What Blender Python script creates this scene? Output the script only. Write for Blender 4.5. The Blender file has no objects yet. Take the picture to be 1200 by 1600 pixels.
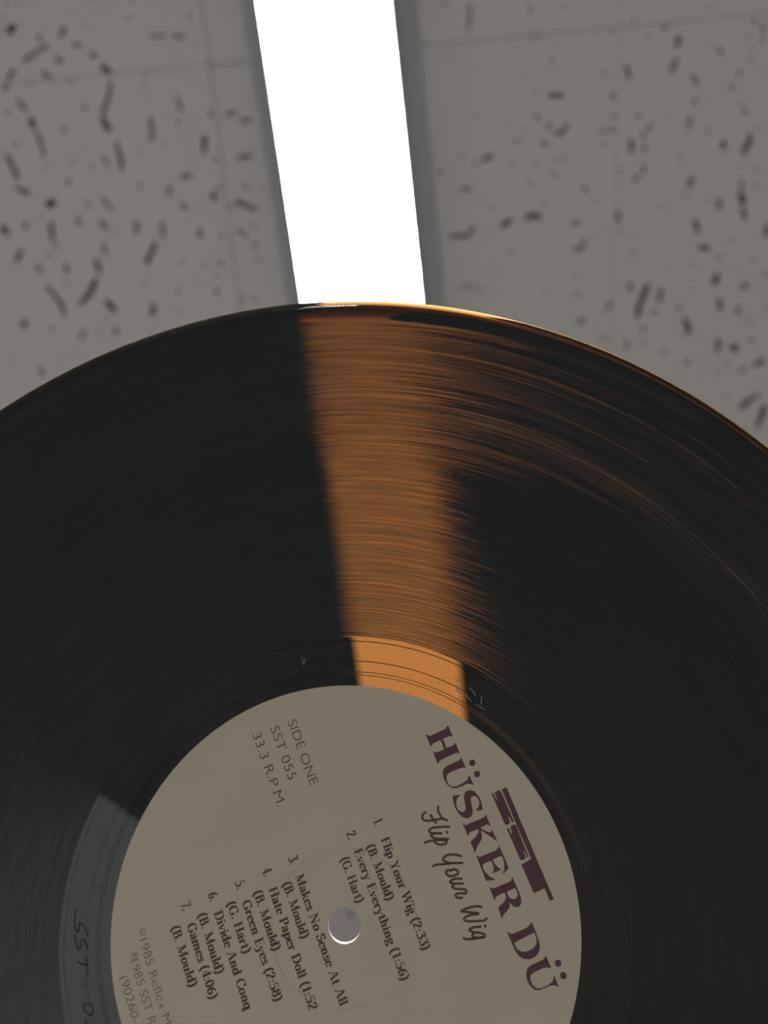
import bpy, bmesh, math, random
from mathutils import Vector, Matrix
from mathutils.geometry import delaunay_2d_cdt

# ------------------------------------------------------------------ camera, light, exposure
scene = bpy.context.scene
COL = scene.collection
CAM_Z = 1.15                                  # phone lens height above the floor
CEIL_Z = CAM_Z + 1.3577                       # underside of the ceiling tiles
LAMP_RADIANCE = 51.0

cd = bpy.data.cameras.new('camera')
cam = bpy.data.objects.new('camera', cd)
COL.objects.link(cam)
cd.sensor_fit = 'VERTICAL'
cd.sensor_height = 5.587                      # small phone sensor, 27 mm equivalent lens
cd.sensor_width = 5.587 * 0.75
cd.lens = 4.4
cd.clip_start = 0.01
cd.dof.use_dof = True
cd.dof.focus_distance = 0.185
cd.dof.aperture_fstop = 1.6
R = Vector((0.99506658, 0.06738297, 0.0728151))
U = Vector((0.04020875, -0.94488716, 0.32491769))
B = Vector((0.09069597, -0.32038693, -0.94293502))
cam.matrix_world = Matrix(((R.x, U.x, B.x, 0), (R.y, U.y, B.y, 0), (R.z, U.z, B.z, CAM_Z), (0, 0, 0, 1)))
scene.camera = cam

world = bpy.data.worlds.new('room_world')
scene.world = world
world.use_nodes = True
world.node_tree.nodes['Background'].inputs[0].default_value = (0.9, 0.95, 1.0, 1)
world.node_tree.nodes['Background'].inputs[1].default_value = 0.02
vs = scene.view_settings
vs.view_transform = 'Standard'
vs.look = 'None'
vs.exposure = 0.0
vs.gamma = 1.0
vs.use_curve_mapping = False

# ------------------------------------------------------------------ helpers
def link(name, me, mat=None, parent=None):
    o = bpy.data.objects.new(name, me)
    COL.objects.link(o)
    if mat is not None and me is not None:
        me.materials.clear(); me.materials.append(mat)
    if parent is not None:
        o.parent = parent
    return o

def mesh_of(name, verts, faces, smooth=False):
    me = bpy.data.meshes.new(name)
    me.from_pydata(verts, [], faces)
    me.update()
    if smooth:
        me.polygons.foreach_set('use_smooth', [True] * len(me.polygons))
    return me

def bm_mesh(name, bm, smooth=False):
    me = bpy.data.meshes.new(name)
    bmesh.ops.recalc_face_normals(bm, faces=bm.faces[:])
    bm.to_mesh(me); bm.free()
    if smooth:
        me.polygons.foreach_set('use_smooth', [True] * len(me.polygons))
    return me

def add_box(bm, x0, x1, y0, y1, z0, z1, bev=0.0, seg=2):
    vs_ = [bm.verts.new(p) for p in ((x0,y0,z0),(x1,y0,z0),(x1,y1,z0),(x0,y1,z0),(x0,y0,z1),(x1,y0,z1),(x1,y1,z1),(x0,y1,z1))]
    fs = [bm.faces.new([vs_[i] for i in q]) for q in ((3,2,1,0),(4,5,6,7),(0,1,5,4),(1,2,6,5),(2,3,7,6),(3,0,4,7))]
    if bev > 0:
        es = list({e for f in fs for e in f.edges})
        bmesh.ops.bevel(bm, geom=es, offset=bev, segments=seg, affect='EDGES', profile=0.5)

def tag(o, label=None, cat=None, group=None, kind=None):
    if label: o['label'] = label
    if cat: o['category'] = cat
    if group: o['group'] = group
    if kind: o['kind'] = kind
    return o

def empty(name, loc=(0, 0, 0)):
    o = bpy.data.objects.new(name, None)
    COL.objects.link(o)
    o.location = loc
    o.empty_display_size = 0.05
    return o

def lathe(name, prof, seg, closed=True):
    verts, faces = [], []
    n = len(prof)
    for i in range(seg):
        a = 2 * math.pi * i / seg
        ca, sa = math.cos(a), math.sin(a)
        verts += [(r * ca, r * sa, z) for r, z in prof]
    m = n if closed else n - 1
    for i in range(seg):
        j = (i + 1) % seg
        for k in range(m):
            k2 = (k + 1) % n
            faces.append((i * n + k, j * n + k, j * n + k2, i * n + k2))
    me = mesh_of(name, verts, faces)
    bm = bmesh.new(); bm.from_mesh(me)
    bmesh.ops.recalc_face_normals(bm, faces=bm.faces[:])
    bm.to_mesh(me); bm.free()
    return me

# ------------------------------------------------------------------ materials
def new_mat(name):
    m = bpy.data.materials.new(name)
    m.use_nodes = True
    nt = m.node_tree
    nt.nodes.clear()
    out = nt.nodes.new('ShaderNodeOutputMaterial')
    return m, nt, out

def principled(name, color, rough=0.6, spec=0.3, var=0.0, scale=40.0, bump=0.0, bscale=400.0, bdist=0.0002):
    m, nt, out = new_mat(name)
    b = nt.nodes.new('ShaderNodeBsdfPrincipled')
    nt.links.new(b.outputs[0], out.inputs[0])
    b.inputs['Base Color'].default_value = (*color, 1)
    b.inputs['Roughness'].default_value = rough
    b.inputs['Specular IOR Level'].default_value = spec
    tc = nt.nodes.new('ShaderNodeTexCoord')
    if var > 0:
        nz = nt.nodes.new('ShaderNodeTexNoise')
        nz.inputs['Scale'].default_value = scale
        nz.inputs['Detail'].default_value = 4
        nt.links.new(tc.outputs['Object'], nz.inputs['Vector'])
        mx = nt.nodes.new('ShaderNodeMix'); mx.data_type = 'RGBA'
        nt.links.new(nz.outputs['Fac'], mx.inputs['Factor'])
        mx.inputs[6].default_value = (*[c * (1 - var) for c in color], 1)
        mx.inputs[7].default_value = (*[min(1, c * (1 + var)) for c in color], 1)
        nt.links.new(mx.outputs[2], b.inputs['Base Color'])
    if bump > 0:
        nb = nt.nodes.new('ShaderNodeTexNoise')
        nb.inputs['Scale'].default_value = bscale
        nb.inputs['Detail'].default_value = 3
        nt.links.new(tc.outputs['Object'], nb.inputs['Vector'])
        bp = nt.nodes.new('ShaderNodeBump')
        bp.inputs['Strength'].default_value = bump
        bp.inputs['Distance'].default_value = bdist
        nt.links.new(nb.outputs['Fac'], bp.inputs['Height'])
        nt.links.new(bp.outputs[0], b.inputs['Normal'])
    return m

M_TILE = principled('ceiling_tile_paint', (0.71, 0.655, 0.63), 0.9, 0.1, 0.05, 18, 0.5, 260, 0.001)
M_CORE = principled('shaded_fibre_core', (0.085, 0.082, 0.085), 0.95, 0.05, 0.2, 120)  # core tone darkened to stand in for shade deep in the fissures
M_DARK_WALL = principled('dark_far_wall', (0.11, 0.085, 0.065), 0.5, 0.3, 0.2, 9)  # invented dark finish for the unseen far wall, cuts bounce onto the ceiling
M_BACK = principled('ceiling_deck', (0.30, 0.275, 0.26), 0.9, 0.1, 0.08, 6)
M_WALL = principled('wall_paint', (0.66, 0.645, 0.62), 0.8, 0.2, 0.04, 3)
M_FLOOR = principled('carpet_pile', (0.36, 0.39, 0.41), 0.95, 0.1, 0.15, 60, 0.6, 500, 0.003)
M_TRIM = principled('trim_paint', (0.7, 0.68, 0.64), 0.5, 0.4, 0.03, 5)
M_HOUSING = principled('grey_enamel', (0.44, 0.45, 0.46), 0.45, 0.3, 0.03, 12)
M_CHANNEL = principled('white_enamel', (0.7, 0.7, 0.68), 0.4, 0.4, 0.03, 12)
M_TABLE = principled('white_laminate', (0.74, 0.81, 0.84), 0.8, 0.05, 0.02, 8)
M_LEG = principled('table_leg_metal', (0.25, 0.25, 0.26), 0.4, 0.5, 0.05, 20)
M_LABEL = principled('label_paper', (0.490, 0.412, 0.308), 0.75, 0.25, 0.035, 55, 0.25, 1500, 0.00003)
M_INK = principled('maroon_ink', (0.112, 0.046, 0.055), 0.7, 0.2, 0.12, 90)
M_INK2 = principled('brown_ink', (0.105, 0.056, 0.048), 0.7, 0.2, 0.12, 90)
M_SLEEVE = principled('pale_hole_sleeve', (0.62, 0.61, 0.60), 0.6, 0.3, 0.2, 2500)  # pale so the added hole sleeve shows a bright lamp-lit crescent
M_LINT = principled('pale_lint', (0.85, 0.83, 0.80), 0.8, 0.2, 0.05, 300)
M_ETCH_D = principled('scratched_vinyl_dark', (0.012, 0.013, 0.015), 0.6, 0.3, 0.1, 300)
M_ETCH_P = principled('scratched_vinyl_lit', (0.22, 0.17, 0.14), 0.5, 0.4, 0.1, 300)  # pale tone stands in for lamp light caught by these scratches

def emission_mat():
    m, nt, out = new_mat('lit_diffuser')
    e = nt.nodes.new('ShaderNodeEmission')
    e.inputs[0].default_value = (1.0, 0.985, 0.96, 1)
    e.inputs[1].default_value = LAMP_RADIANCE
    nt.links.new(e.outputs[0], out.inputs[0])
    return m
M_LAMP = emission_mat()

# groove radii in metres
R_EDGE, R_LEAD, R_RUN, R_LAB = 0.1508, 0.1452, 0.0627, 0.0512
R_BAND = 0.1095                               # the opening tracks outside this radius are cut louder

def vinyl_mat():
    """Black vinyl: clear-surfaced plastic that absorbs almost all light passing through it,
    its faces cut with fine concentric grooves that spread light along the radius."""
    m, nt, out = new_mat('black_vinyl')
    N, L = nt.nodes, nt.links
    def math_(op, a, b=None, c=None):
        n = N.new('ShaderNodeMath'); n.operation = op
        for i, v in enumerate((a, b, c)):
            if v is None: continue
            if isinstance(v, (int, float)): n.inputs[i].default_value = v
            else: L.new(v, n.inputs[i])
        return n.outputs[0]
    tc = N.new('ShaderNodeTexCoord')
    sep = N.new('ShaderNodeSeparateXYZ'); L.new(tc.outputs['Object'], sep.inputs[0])
    x, y = sep.outputs[0], sep.outputs[1]
    r = math_('SQRT', math_('ADD', math_('MULTIPLY', x, x), math_('MULTIPLY', y, y)))
    dot = math_('ADD', math_('MULTIPLY', x, -0.925), math_('MULTIPLY', y, 0.379))
    crs = math_('ADD', math_('MULTIPLY', x, 0.379), math_('MULTIPLY', y, 0.925))
    ang = math_('ARCTAN2', crs, dot)
    # grooved zone
    zone = math_('MULTIPLY', math_('GREATER_THAN', r, R_RUN), math_('LESS_THAN', r, R_LEAD))
    loud = math_('SMOOTH_MIN', 1.0, math_('MAXIMUM', 0.0, math_('MULTIPLY', math_('SUBTRACT', r, R_BAND - 0.004), 160.0)), 0.2)
    # groove wall slope: a new value every few hundredths of a millimetre of radius
    cell = math_('FLOOR', math_('MULTIPLY', r, 1 / 0.000055))
    wn = N.new('ShaderNodeTexWhiteNoise'); wn.noise_dimensions = '1D'; L.new(cell, wn.inputs['W'])
    sl = math_('SUBTRACT', math_('MULTIPLY', wn.outputs['Value'], 2.0), 1.0)
    sl = math_('MULTIPLY', sl, math_('ABSOLUTE', sl))
    # slow variation of the cut around and across the side
    cv = N.new('ShaderNodeCombineXYZ')
    L.new(math_('MULTIPLY', r, 1100.0), cv.inputs[0]); L.new(math_('MULTIPLY', ang, 3.0), cv.inputs[1])
    n1 = N.new('ShaderNodeTexNoise'); n1.inputs['Scale'].default_value = 1.0; n1.inputs['Detail'].default_value = 3.5
    n1.inputs['Roughness'].default_value = 0.62
    L.new(cv.outputs[0], n1.inputs['Vector'])
    amp = math_('ADD', 0.16, math_('MULTIPLY', loud, 0.42))
    amp = math_('MULTIPLY', amp, math_('ADD', 0.5, n1.outputs['Fac']))
    slope = math_('MULTIPLY', math_('MULTIPLY', sl, amp), zone)
    # radial direction in world space
    rv = N.new('ShaderNodeCombineXYZ'); L.new(x, rv.inputs[0]); L.new(y, rv.inputs[1])
    vt = N.new('ShaderNodeVectorTransform'); vt.vector_type = 'VECTOR'; vt.convert_from = 'OBJECT'; vt.convert_to = 'WORLD'
    L.new(rv.outputs[0], vt.inputs[0])
    nm = N.new('ShaderNodeVectorMath'); nm.operation = 'NORMALIZE'; L.new(vt.outputs[0], nm.inputs[0])
    sc = N.new('ShaderNodeVectorMath'); sc.operation = 'SCALE'; L.new(nm.outputs[0], sc.inputs[0]); L.new(slope, sc.inputs['Scale'])
    geo = N.new('ShaderNodeNewGeometry')
    ad = N.new('ShaderNodeVectorMath'); ad.operation = 'ADD'; L.new(geo.outputs['Normal'], ad.inputs[0]); L.new(sc.outputs[0], ad.inputs[1])
    no = N.new('ShaderNodeVectorMath'); no.operation = 'NORMALIZE'; L.new(ad.outputs[0], no.inputs[0])
    normal = no.outputs[0]
    # fine orange-peel of the pressed surface
    gr = N.new('ShaderNodeTexNoise'); gr.inputs['Scale'].default_value = 2600.0; gr.inputs['Detail'].default_value = 1.0
    L.new(tc.outputs['Object'], gr.inputs['Vector'])
    grain = math_('ADD', 0.80, math_('MULTIPLY', gr.outputs['Fac'], 0.32))
    # how much light the groove walls let straight on
    cv2 = N.new('ShaderNodeCombineXYZ')
    L.new(math_('MULTIPLY', r, 2400.0), cv2.inputs[0]); L.new(math_('MULTIPLY', ang, 4.0), cv2.inputs[1])
    n2 = N.new('ShaderNodeTexNoise'); n2.inputs['Scale'].default_value = 1.0; n2.inputs['Detail'].default_value = 5.0
    n2.inputs['Roughness'].default_value = 0.7
    L.new(cv2.outputs[0], n2.inputs['Vector'])
    mr = N.new('ShaderNodeMapRange'); mr.inputs[1].default_value = 0.34; mr.inputs[2].default_value = 0.66
    mr.inputs[3].default_value = 0.68; mr.inputs[4].default_value = 1.0
    L.new(n2.outputs['Fac'], mr.inputs[0])
    n3 = N.new('ShaderNodeTexNoise'); n3.noise_dimensions = '1D'; n3.inputs['Scale'].default_value = 2300.0; n3.inputs['Detail'].default_value = 3.0
    n3.inputs['Roughness'].default_value = 0.75
    L.new(math_('ADD', r, math_('MULTIPLY', n1.outputs['Fac'], 0.0003)), n3.inputs['W'])
    m3 = N.new('ShaderNodeMapRange'); m3.inputs[1].default_value = 0.3; m3.inputs[2].default_value = 0.7
    m3.inputs[3].default_value = 0.6; m3.inputs[4].default_value = 1.0
    L.new(n3.outputs['Fac'], m3.inputs[0])
    rings = math_('MULTIPLY', mr.outputs[0], m3.outputs[0])
    streak = math_('ADD', math_('MULTIPLY', zone, math_('SUBTRACT', rings, 1.0)), 1.0)
    passed = math_('MINIMUM', 1.0, math_('MULTIPLY', streak, grain))
    rgb = N.new('ShaderNodeCombineColor')
    for i in range(3): L.new(passed, rgb.inputs[i])
    fr = N.new('ShaderNodeFresnel'); fr.inputs['IOR'].default_value = 1.53; L.new(normal, fr.inputs['Normal'])
    rf = N.new('ShaderNodeBsdfRefraction'); rf.inputs['IOR'].default_value = 1.53
    L.new(rgb.outputs[0], rf.inputs['Color']); L.new(normal, rf.inputs['Normal'])
    L.new(math_('ADD', 0.012, math_('MULTIPLY', zone, 0.085)), rf.inputs['Roughness'])
    gl = N.new('ShaderNodeBsdfGlossy'); L.new(normal, gl.inputs['Normal'])
    L.new(math_('ADD', 0.015, math_('MULTIPLY', zone, 0.09)), gl.inputs['Roughness'])
    mx = N.new('ShaderNodeMixShader')
    L.new(math_('MULTIPLY', fr.outputs[0], math_('SUBTRACT', 1.0, math_('MULTIPLY', zone, 0.42))), mx.inputs[0]); L.new(rf.outputs[0], mx.inputs[1]); L.new(gl.outputs[0], mx.inputs[2])
    # haze painted in as a pale bluish film, denser over the grooves
    dd = N.new('ShaderNodeBsdfDiffuse'); dd.inputs[0].default_value = (0.50, 0.54, 0.60, 1)
    md = N.new('ShaderNodeMixShader'); L.new(math_('ADD', 0.006, math_('MULTIPLY', zone, 0.026)), md.inputs[0])
    L.new(mx.outputs[0], md.inputs[1]); L.new(dd.outputs[0], md.inputs[2])
    L.new(md.outputs[0], out.inputs['Surface'])
    # light passing 1.5 mm of vinyl keeps T of its strength: a deep amber
    va = N.new('ShaderNodeVolumeAbsorption')
    T = (0.0110, 0.0042, 0.00095)
    sig = [-math.log(t) / 0.0015 for t in T]
    D = max(sig)
    va.inputs['Color'].default_value = (*[1 - s / D for s in sig], 1)
    va.inputs['Density'].default_value = D
    L.new(va.outputs[0], out.inputs['Volume'])
    return m
M_VINYL = vinyl_mat()

# ---- traced shapes: lettering in mm on the label (x along the print), fissures in mm on the ceiling
BAND = [[[(-30.46,31.99),(-29.83,32.68),(-29.96,36.53),(-30.39,37.22),(-30.23,37.44),(-27.7,37.46),(-28.15,36.85),(-28.13,35.17),(-25.99,35.13),(-25.9,36.91),(-26.29,37.34),(-26.14,37.52),(-23.68,37.44),(-24.18,36.83),(-24.07,33.37),(-23.93,32.52),(-23.5,32.05),(-23.7,31.91),(-26.41,31.96),(-26.3,32.14),(-25.92,32.56),(-25.9,34.51),(-28.1,34.57),(-28.08,32.88),(-27.83,32.27),(-27.55,32.01),(-27.81,31.83),(-30.51,31.87)]],[[(-22.9,37.48),(-20.15,37.49),(-20.58,37.09),(-20.76,36.15),(-20.78,33.71),(-20.44,32.84),(-19.77,32.48),(-18.55,32.47),(-17.79,33.01),(-17.51,34.04),(-17.6,35.52),(-17.84,36.78),(-18.48,37.41),(-18.46,37.62),(-16.27,37.65),(-16.74,37.16),(-17.09,36.45),(-17.06,35.0),(-17.11,33.87),(-17.5,32.89),(-18.53,32.17),(-19.99,31.93),(-21.27,32.15),(-22.0,32.71),(-22.37,33.66),(-22.4,34.98),(-22.45,36.88),(-22.76,37.33)]],[[(-15.99,32.42),(-15.54,33.93),(-15.37,33.96),(-15.12,33.22),(-14.5,32.63),(-13.54,32.28),(-12.63,32.41),(-11.98,32.85),(-11.89,33.52),(-12.45,34.09),(-13.45,34.33),(-14.48,34.51),(-15.3,34.89),(-15.71,35.56),(-15.64,36.45),(-15.04,37.24),(-13.8,37.74),(-12.53,37.84),(-11.17,37.6),(-10.7,37.4),(-11.07,35.96),(-11.24,35.97),(-11.53,36.68),(-12.16,37.26),(-12.94,37.43),(-13.82,37.23),(-14.2,36.74),(-14.17,36.2),(-13.6,35.8),(-12.48,35.53),(-11.25,35.26),(-10.49,34.74),(-10.22,33.97),(-10.49,33.18),(-11.07,32.52),(-12.16,32.08),(-13.46,31.86),(-14.87,32.01),(-15.75,32.25)]],[[(-9.7,32.19),(-9.17,32.61),(-9.15,36.88),(-9.23,37.3),(-9.59,37.59),(-9.44,37.68),(-7.05,37.77),(-6.99,37.61),(-7.51,37.13),(-7.44,35.42),(-6.41,36.19),(-5.81,36.96),(-5.7,37.37),(-6.06,37.53),(-6.05,37.72),(-3.74,37.79),(-3.56,37.65),(-3.95,37.43),(-4.67,36.98),(-5.52,36.32),(-6.92,35.38),(-5.88,35.12),(-5.09,34.71),(-4.5,33.81),(-3.7,32.82),(-3.18,32.35),(-3.3,32.19),(-4.17,32.25),(-5.33,32.17),(-5.72,32.53),(-6.03,33.57),(-6.52,34.43),(-6.94,34.87),(-7.41,34.75),(-7.46,33.29),(-7.38,32.74),(-6.88,32.33),(-6.95,32.16),(-9.67,32.11)]],[[(-2.57,32.25),(-2.12,32.64),(-1.94,32.94),(-1.89,36.78),(-2.12,37.4),(-2.48,37.68),(-2.31,37.8),(0.22,37.9),(2.61,37.86),(3.12,36.35),(2.96,36.23),(2.47,36.77),(1.5,37.27),(0.53,37.5),(-0.25,37.47),(-0.42,36.9),(-0.4,35.61),(-0.34,35.32),(0.64,35.4),(1.4,35.71),(2.06,36.18),(2.23,36.17),(2.23,34.25),(2.04,34.08),(1.73,34.6),(1.01,34.86),(-0.25,34.96),(-0.39,34.32),(-0.33,33.14),(-0.06,32.76),(0.48,32.65),(1.35,32.78),(2.5,33.3),(3.47,34.15),(3.65,34.14),(3.36,33.18),(3.06,32.22),(2.65,32.21),(-2.44,32.27)]],[[(4.34,32.36),(4.85,32.64),(5.07,33.19),(5.13,36.99),(4.96,37.44),(4.49,37.72),(4.6,37.86),(7.49,37.97),(9.2,37.9),(9.98,37.54),(10.43,36.96),(10.41,36.27),(9.99,35.7),(9.34,35.35),(8.96,35.27),(9.82,34.82),(10.31,34.03),(10.58,33.28),(10.91,32.69),(11.38,32.42),(11.27,32.28),(10.45,32.39),(9.09,32.42),(8.79,32.81),(8.45,33.98),(7.95,34.77),(7.37,35.03),(6.72,35.0),(6.74,33.46),(6.89,32.82),(7.37,32.42),(7.3,32.26),(6.07,32.36),(4.43,32.3)],[(6.76,35.55),(6.7,37.43),(7.22,37.58),(8.11,37.49),(8.64,37.07),(8.74,36.39),(8.36,35.79),(7.66,35.47)]],[[(14.16,32.29),(14.3,32.65),(14.73,32.87),(14.9,33.55),(14.88,36.47),(14.68,37.4),(14.22,37.96),(14.45,38.06),(16.93,38.04),(18.63,37.95),(19.59,37.58),(20.47,36.69),(20.82,35.56),(20.74,34.5),(20.25,33.49),(19.26,32.69),(18.04,32.41),(14.34,32.28)],[(16.6,32.99),(16.5,34.91),(16.34,37.48),(16.69,37.73),(17.87,37.6),(18.64,37.05),(19.12,36.07),(19.17,34.8),(18.83,33.72),(18.02,32.98),(17.1,32.84)]],[[(21.38,38.07),(21.66,38.14),(24.06,38.18),(23.98,37.97),(23.59,37.46),(23.38,36.46),(23.41,34.38),(23.64,33.59),(24.32,33.15),(25.52,33.14),(26.41,33.7),(26.72,34.65),(26.71,36.15),(26.47,37.37),(25.64,38.02),(25.71,38.2),(27.86,38.15),(27.85,37.96),(27.31,37.52),(27.04,36.69),(26.99,35.34),(26.97,34.12),(26.58,33.21),(25.55,32.59),(24.27,32.41),(22.96,32.78),(22.23,33.41),(21.89,34.39),(21.88,35.77),(21.87,37.29),(21.68,37.72)]]]
DOTS = [(-20.82,39.3),(-18.18,39.33),(23.69,39.93),(26.26,39.96)]
LOGO = [[(-13.08,43.15),(-13.16,44.13),(-12.9,44.33),(-2.92,44.34),(7.72,44.38),(11.86,44.44),(11.96,44.28),(11.92,43.53),(11.8,43.46),(9.4,43.48),(9.16,43.33),(9.23,40.88),(2.88,40.76),(2.63,43.25),(1.93,43.26),(-5.71,43.14)],[(-13.06,40.63),(-13.14,40.98),(-13.01,41.11),(-11.6,41.16),(-11.59,41.36),(-12.85,41.32),(-13.17,41.62),(-13.18,42.41),(-12.93,42.77),(-12.54,42.84),(-5.87,42.91),(-5.77,42.55),(-6.0,42.42),(-7.1,42.36),(-7.12,42.14),(-6.01,42.03),(-5.74,41.6),(-5.81,41.01),(-6.06,40.81)],[(-5.12,40.82),(-5.15,41.1),(-4.99,41.26),(-3.79,41.27),(-3.81,41.59),(-4.82,41.57),(-5.25,41.93),(-5.22,42.84),(-5.04,43.0),(2.1,42.92),(2.11,42.65),(1.9,42.54),(0.7,42.52),(0.61,42.3),(1.84,42.26),(2.17,41.91),(2.17,41.26),(1.83,40.91)]]
SCRIPT = [[(-15.0,28.48),(-14.24,28.1),(-12.85,28.23),(-12.45,28.32),(-11.64,29.14)],[(-12.39,28.16),(-12.88,26.04),(-13.4,24.58),(-14.09,24.22),(-14.78,24.63),(-14.97,25.36)],[(-14.05,26.14),(-12.03,26.65)],[(-10.21,29.11),(-11.1,26.58),(-11.38,25.28),(-11.11,24.59),(-10.41,25.0),(-9.56,26.96)],[(-9.37,28.14),(-9.29,28.16)],[(-10.08,25.51),(-10.11,24.68),(-9.54,24.76),(-8.89,25.65),(-7.96,27.83)],[(-9.15,22.74),(-9.09,23.8),(-8.46,25.98),(-7.83,27.26)],[(-8.65,24.9),(-8.15,24.95),(-7.55,25.72),(-7.25,26.76),(-7.46,27.29),(-7.78,27.37)],[(-3.66,29.07),(-4.57,27.67),(-4.89,26.27),(-4.61,25.19),(-3.96,25.36),(-3.22,26.32),(-2.22,28.83)],[(-3.12,26.28),(-3.66,24.46),(-4.04,23.22),(-4.01,22.57)],[(-1.72,25.94),(-2.04,25.15),(-1.67,24.66),(-0.91,24.98),(-0.49,26.02),(-0.6,26.99),(-1.06,27.26),(-1.59,26.8),(-1.84,25.99),(-1.63,25.82)],[(0.7,27.43),(0.16,25.9),(0.24,24.87),(0.73,25.04),(1.69,27.23)],[(1.17,25.46),(1.41,24.83),(2.05,25.39),(2.9,27.16),(3.44,27.31),(3.75,27.03),(3.3,26.08),(3.11,25.09),(3.42,24.81),(4.03,25.3),(4.23,25.98)],[(7.49,29.13),(6.96,28.14),(6.63,26.46),(6.63,24.72),(7.29,25.87),(8.51,28.07),(8.09,26.13),(8.14,24.9),(8.61,24.7),(9.2,25.65),(9.85,27.48),(10.2,28.7),(10.03,29.3)],[(11.05,27.41),(10.61,25.95),(10.65,25.02),(10.94,24.9),(11.48,25.57)],[(11.24,28.37),(11.33,28.42)],[(11.54,25.54),(12.1,26.8),(12.75,27.57),(13.19,27.31),(12.87,26.17),(12.4,25.16),(12.01,25.03),(11.65,25.49)],[(13.06,26.99),(12.74,25.32),(12.24,23.73),(11.79,23.1)]]
ETCH_DARK = [[(-24.91,-54.14),(-23.6,-54.57),(-22.25,-55.09),(-21.28,-55.17),(-20.45,-55.05),(-20.72,-54.55),(-21.42,-54.18),(-22.2,-53.99),(-21.35,-53.41),(-20.05,-53.06),(-18.7,-52.97)],[(-20.26,-55.72),(-18.86,-55.89),(-17.81,-55.95),(-16.94,-55.68),(-17.34,-55.15),(-18.32,-54.73),(-18.42,-54.21),(-17.6,-53.88),(-16.8,-53.79),(-16.13,-54.03)],[(-14.69,-56.56),(-13.84,-55.71),(-13.33,-54.77)],[(-14.86,-54.53),(-13.37,-54.75),(-11.43,-55.34)],[(-10.37,-56.95),(-9.88,-57.0)],[(-6.24,-56.9),(-6.24,-57.59),(-5.68,-58.01),(-4.88,-57.8),(-4.08,-57.25),(-3.84,-56.53),(-4.5,-56.14),(-5.52,-56.22),(-6.24,-56.9)],[(-3.59,-58.19),(-2.61,-58.43)]]
ETCH_PALE = [[(-39.44,43.07),(-38.5,43.8),(-37.69,44.21),(-37.23,44.01)],[(-38.12,42.69),(-36.9,42.55),(-35.69,43.06)],[(-36.41,45.35),(-35.01,45.87),(-34.21,45.81)],[(-35.38,44.06),(-34.44,44.12),(-33.53,44.57)],[(-33.4,47.15),(-31.92,46.31)],[(-32.53,45.26),(-31.56,45.87),(-30.56,46.56)],[(-57.61,11.6),(-55.86,11.32)],[(-57.06,12.31),(-55.72,11.27)]]
TRACKS = [('1.',-17.75,13.72,0),('Flip Your Wig (2:33)',-13.51,13.86,13.82),('(B. Mould)',-13.34,10.34,-1.07),('2.',-17.49,7.14,0),('Every Everything (1:56)',-13.5,7.41,17.65),('(G. Hart)',-13.01,4.01,-3.08),('3.',-17.5,-6.72,0),('Makes No Sense At All',-13.46,-6.56,20.11),('(B. Mould)',-13.03,-9.71,-0.86),('4.',-17.4,-12.96,0),('Hate Paper Doll (1:52',-13.13,-12.96,15.07),('(B. Mould)',-13.76,-16.3,-0.76),('5.',-17.12,-19.46,0),('Green Eyes (2:58)',-12.81,-19.31,9.75),('(G. Hart)',-13.85,-22.49,-2.62),('6.',-17.04,-25.82,0),('Divide And Conq',-13.07,-25.77,12.83),('(B. Mould)',-14.02,-29.22,-0.51),('7.',-17.4,-32.03,0),('Games (4:06)',-12.95,-32.09,3.31),('(B. Mould)',-13.74,-35.47,-0.65)]
SANS = [('SIDE ONE',-45.02,3.27,-29.86),('SST 055',-45.16,-0.91,-32.8),('33.3 R.P.M.',-45.37,-5.25,-28.31),('1985 Reflex M',-13.77,-42.79,3.87),('1985 SST R',-10.51,-45.85,2.75),('(90260-',-8.36,-48.93,1.13)]
CMARK = [(-15.11,-41.67),(-11.3,-44.79)]
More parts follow.
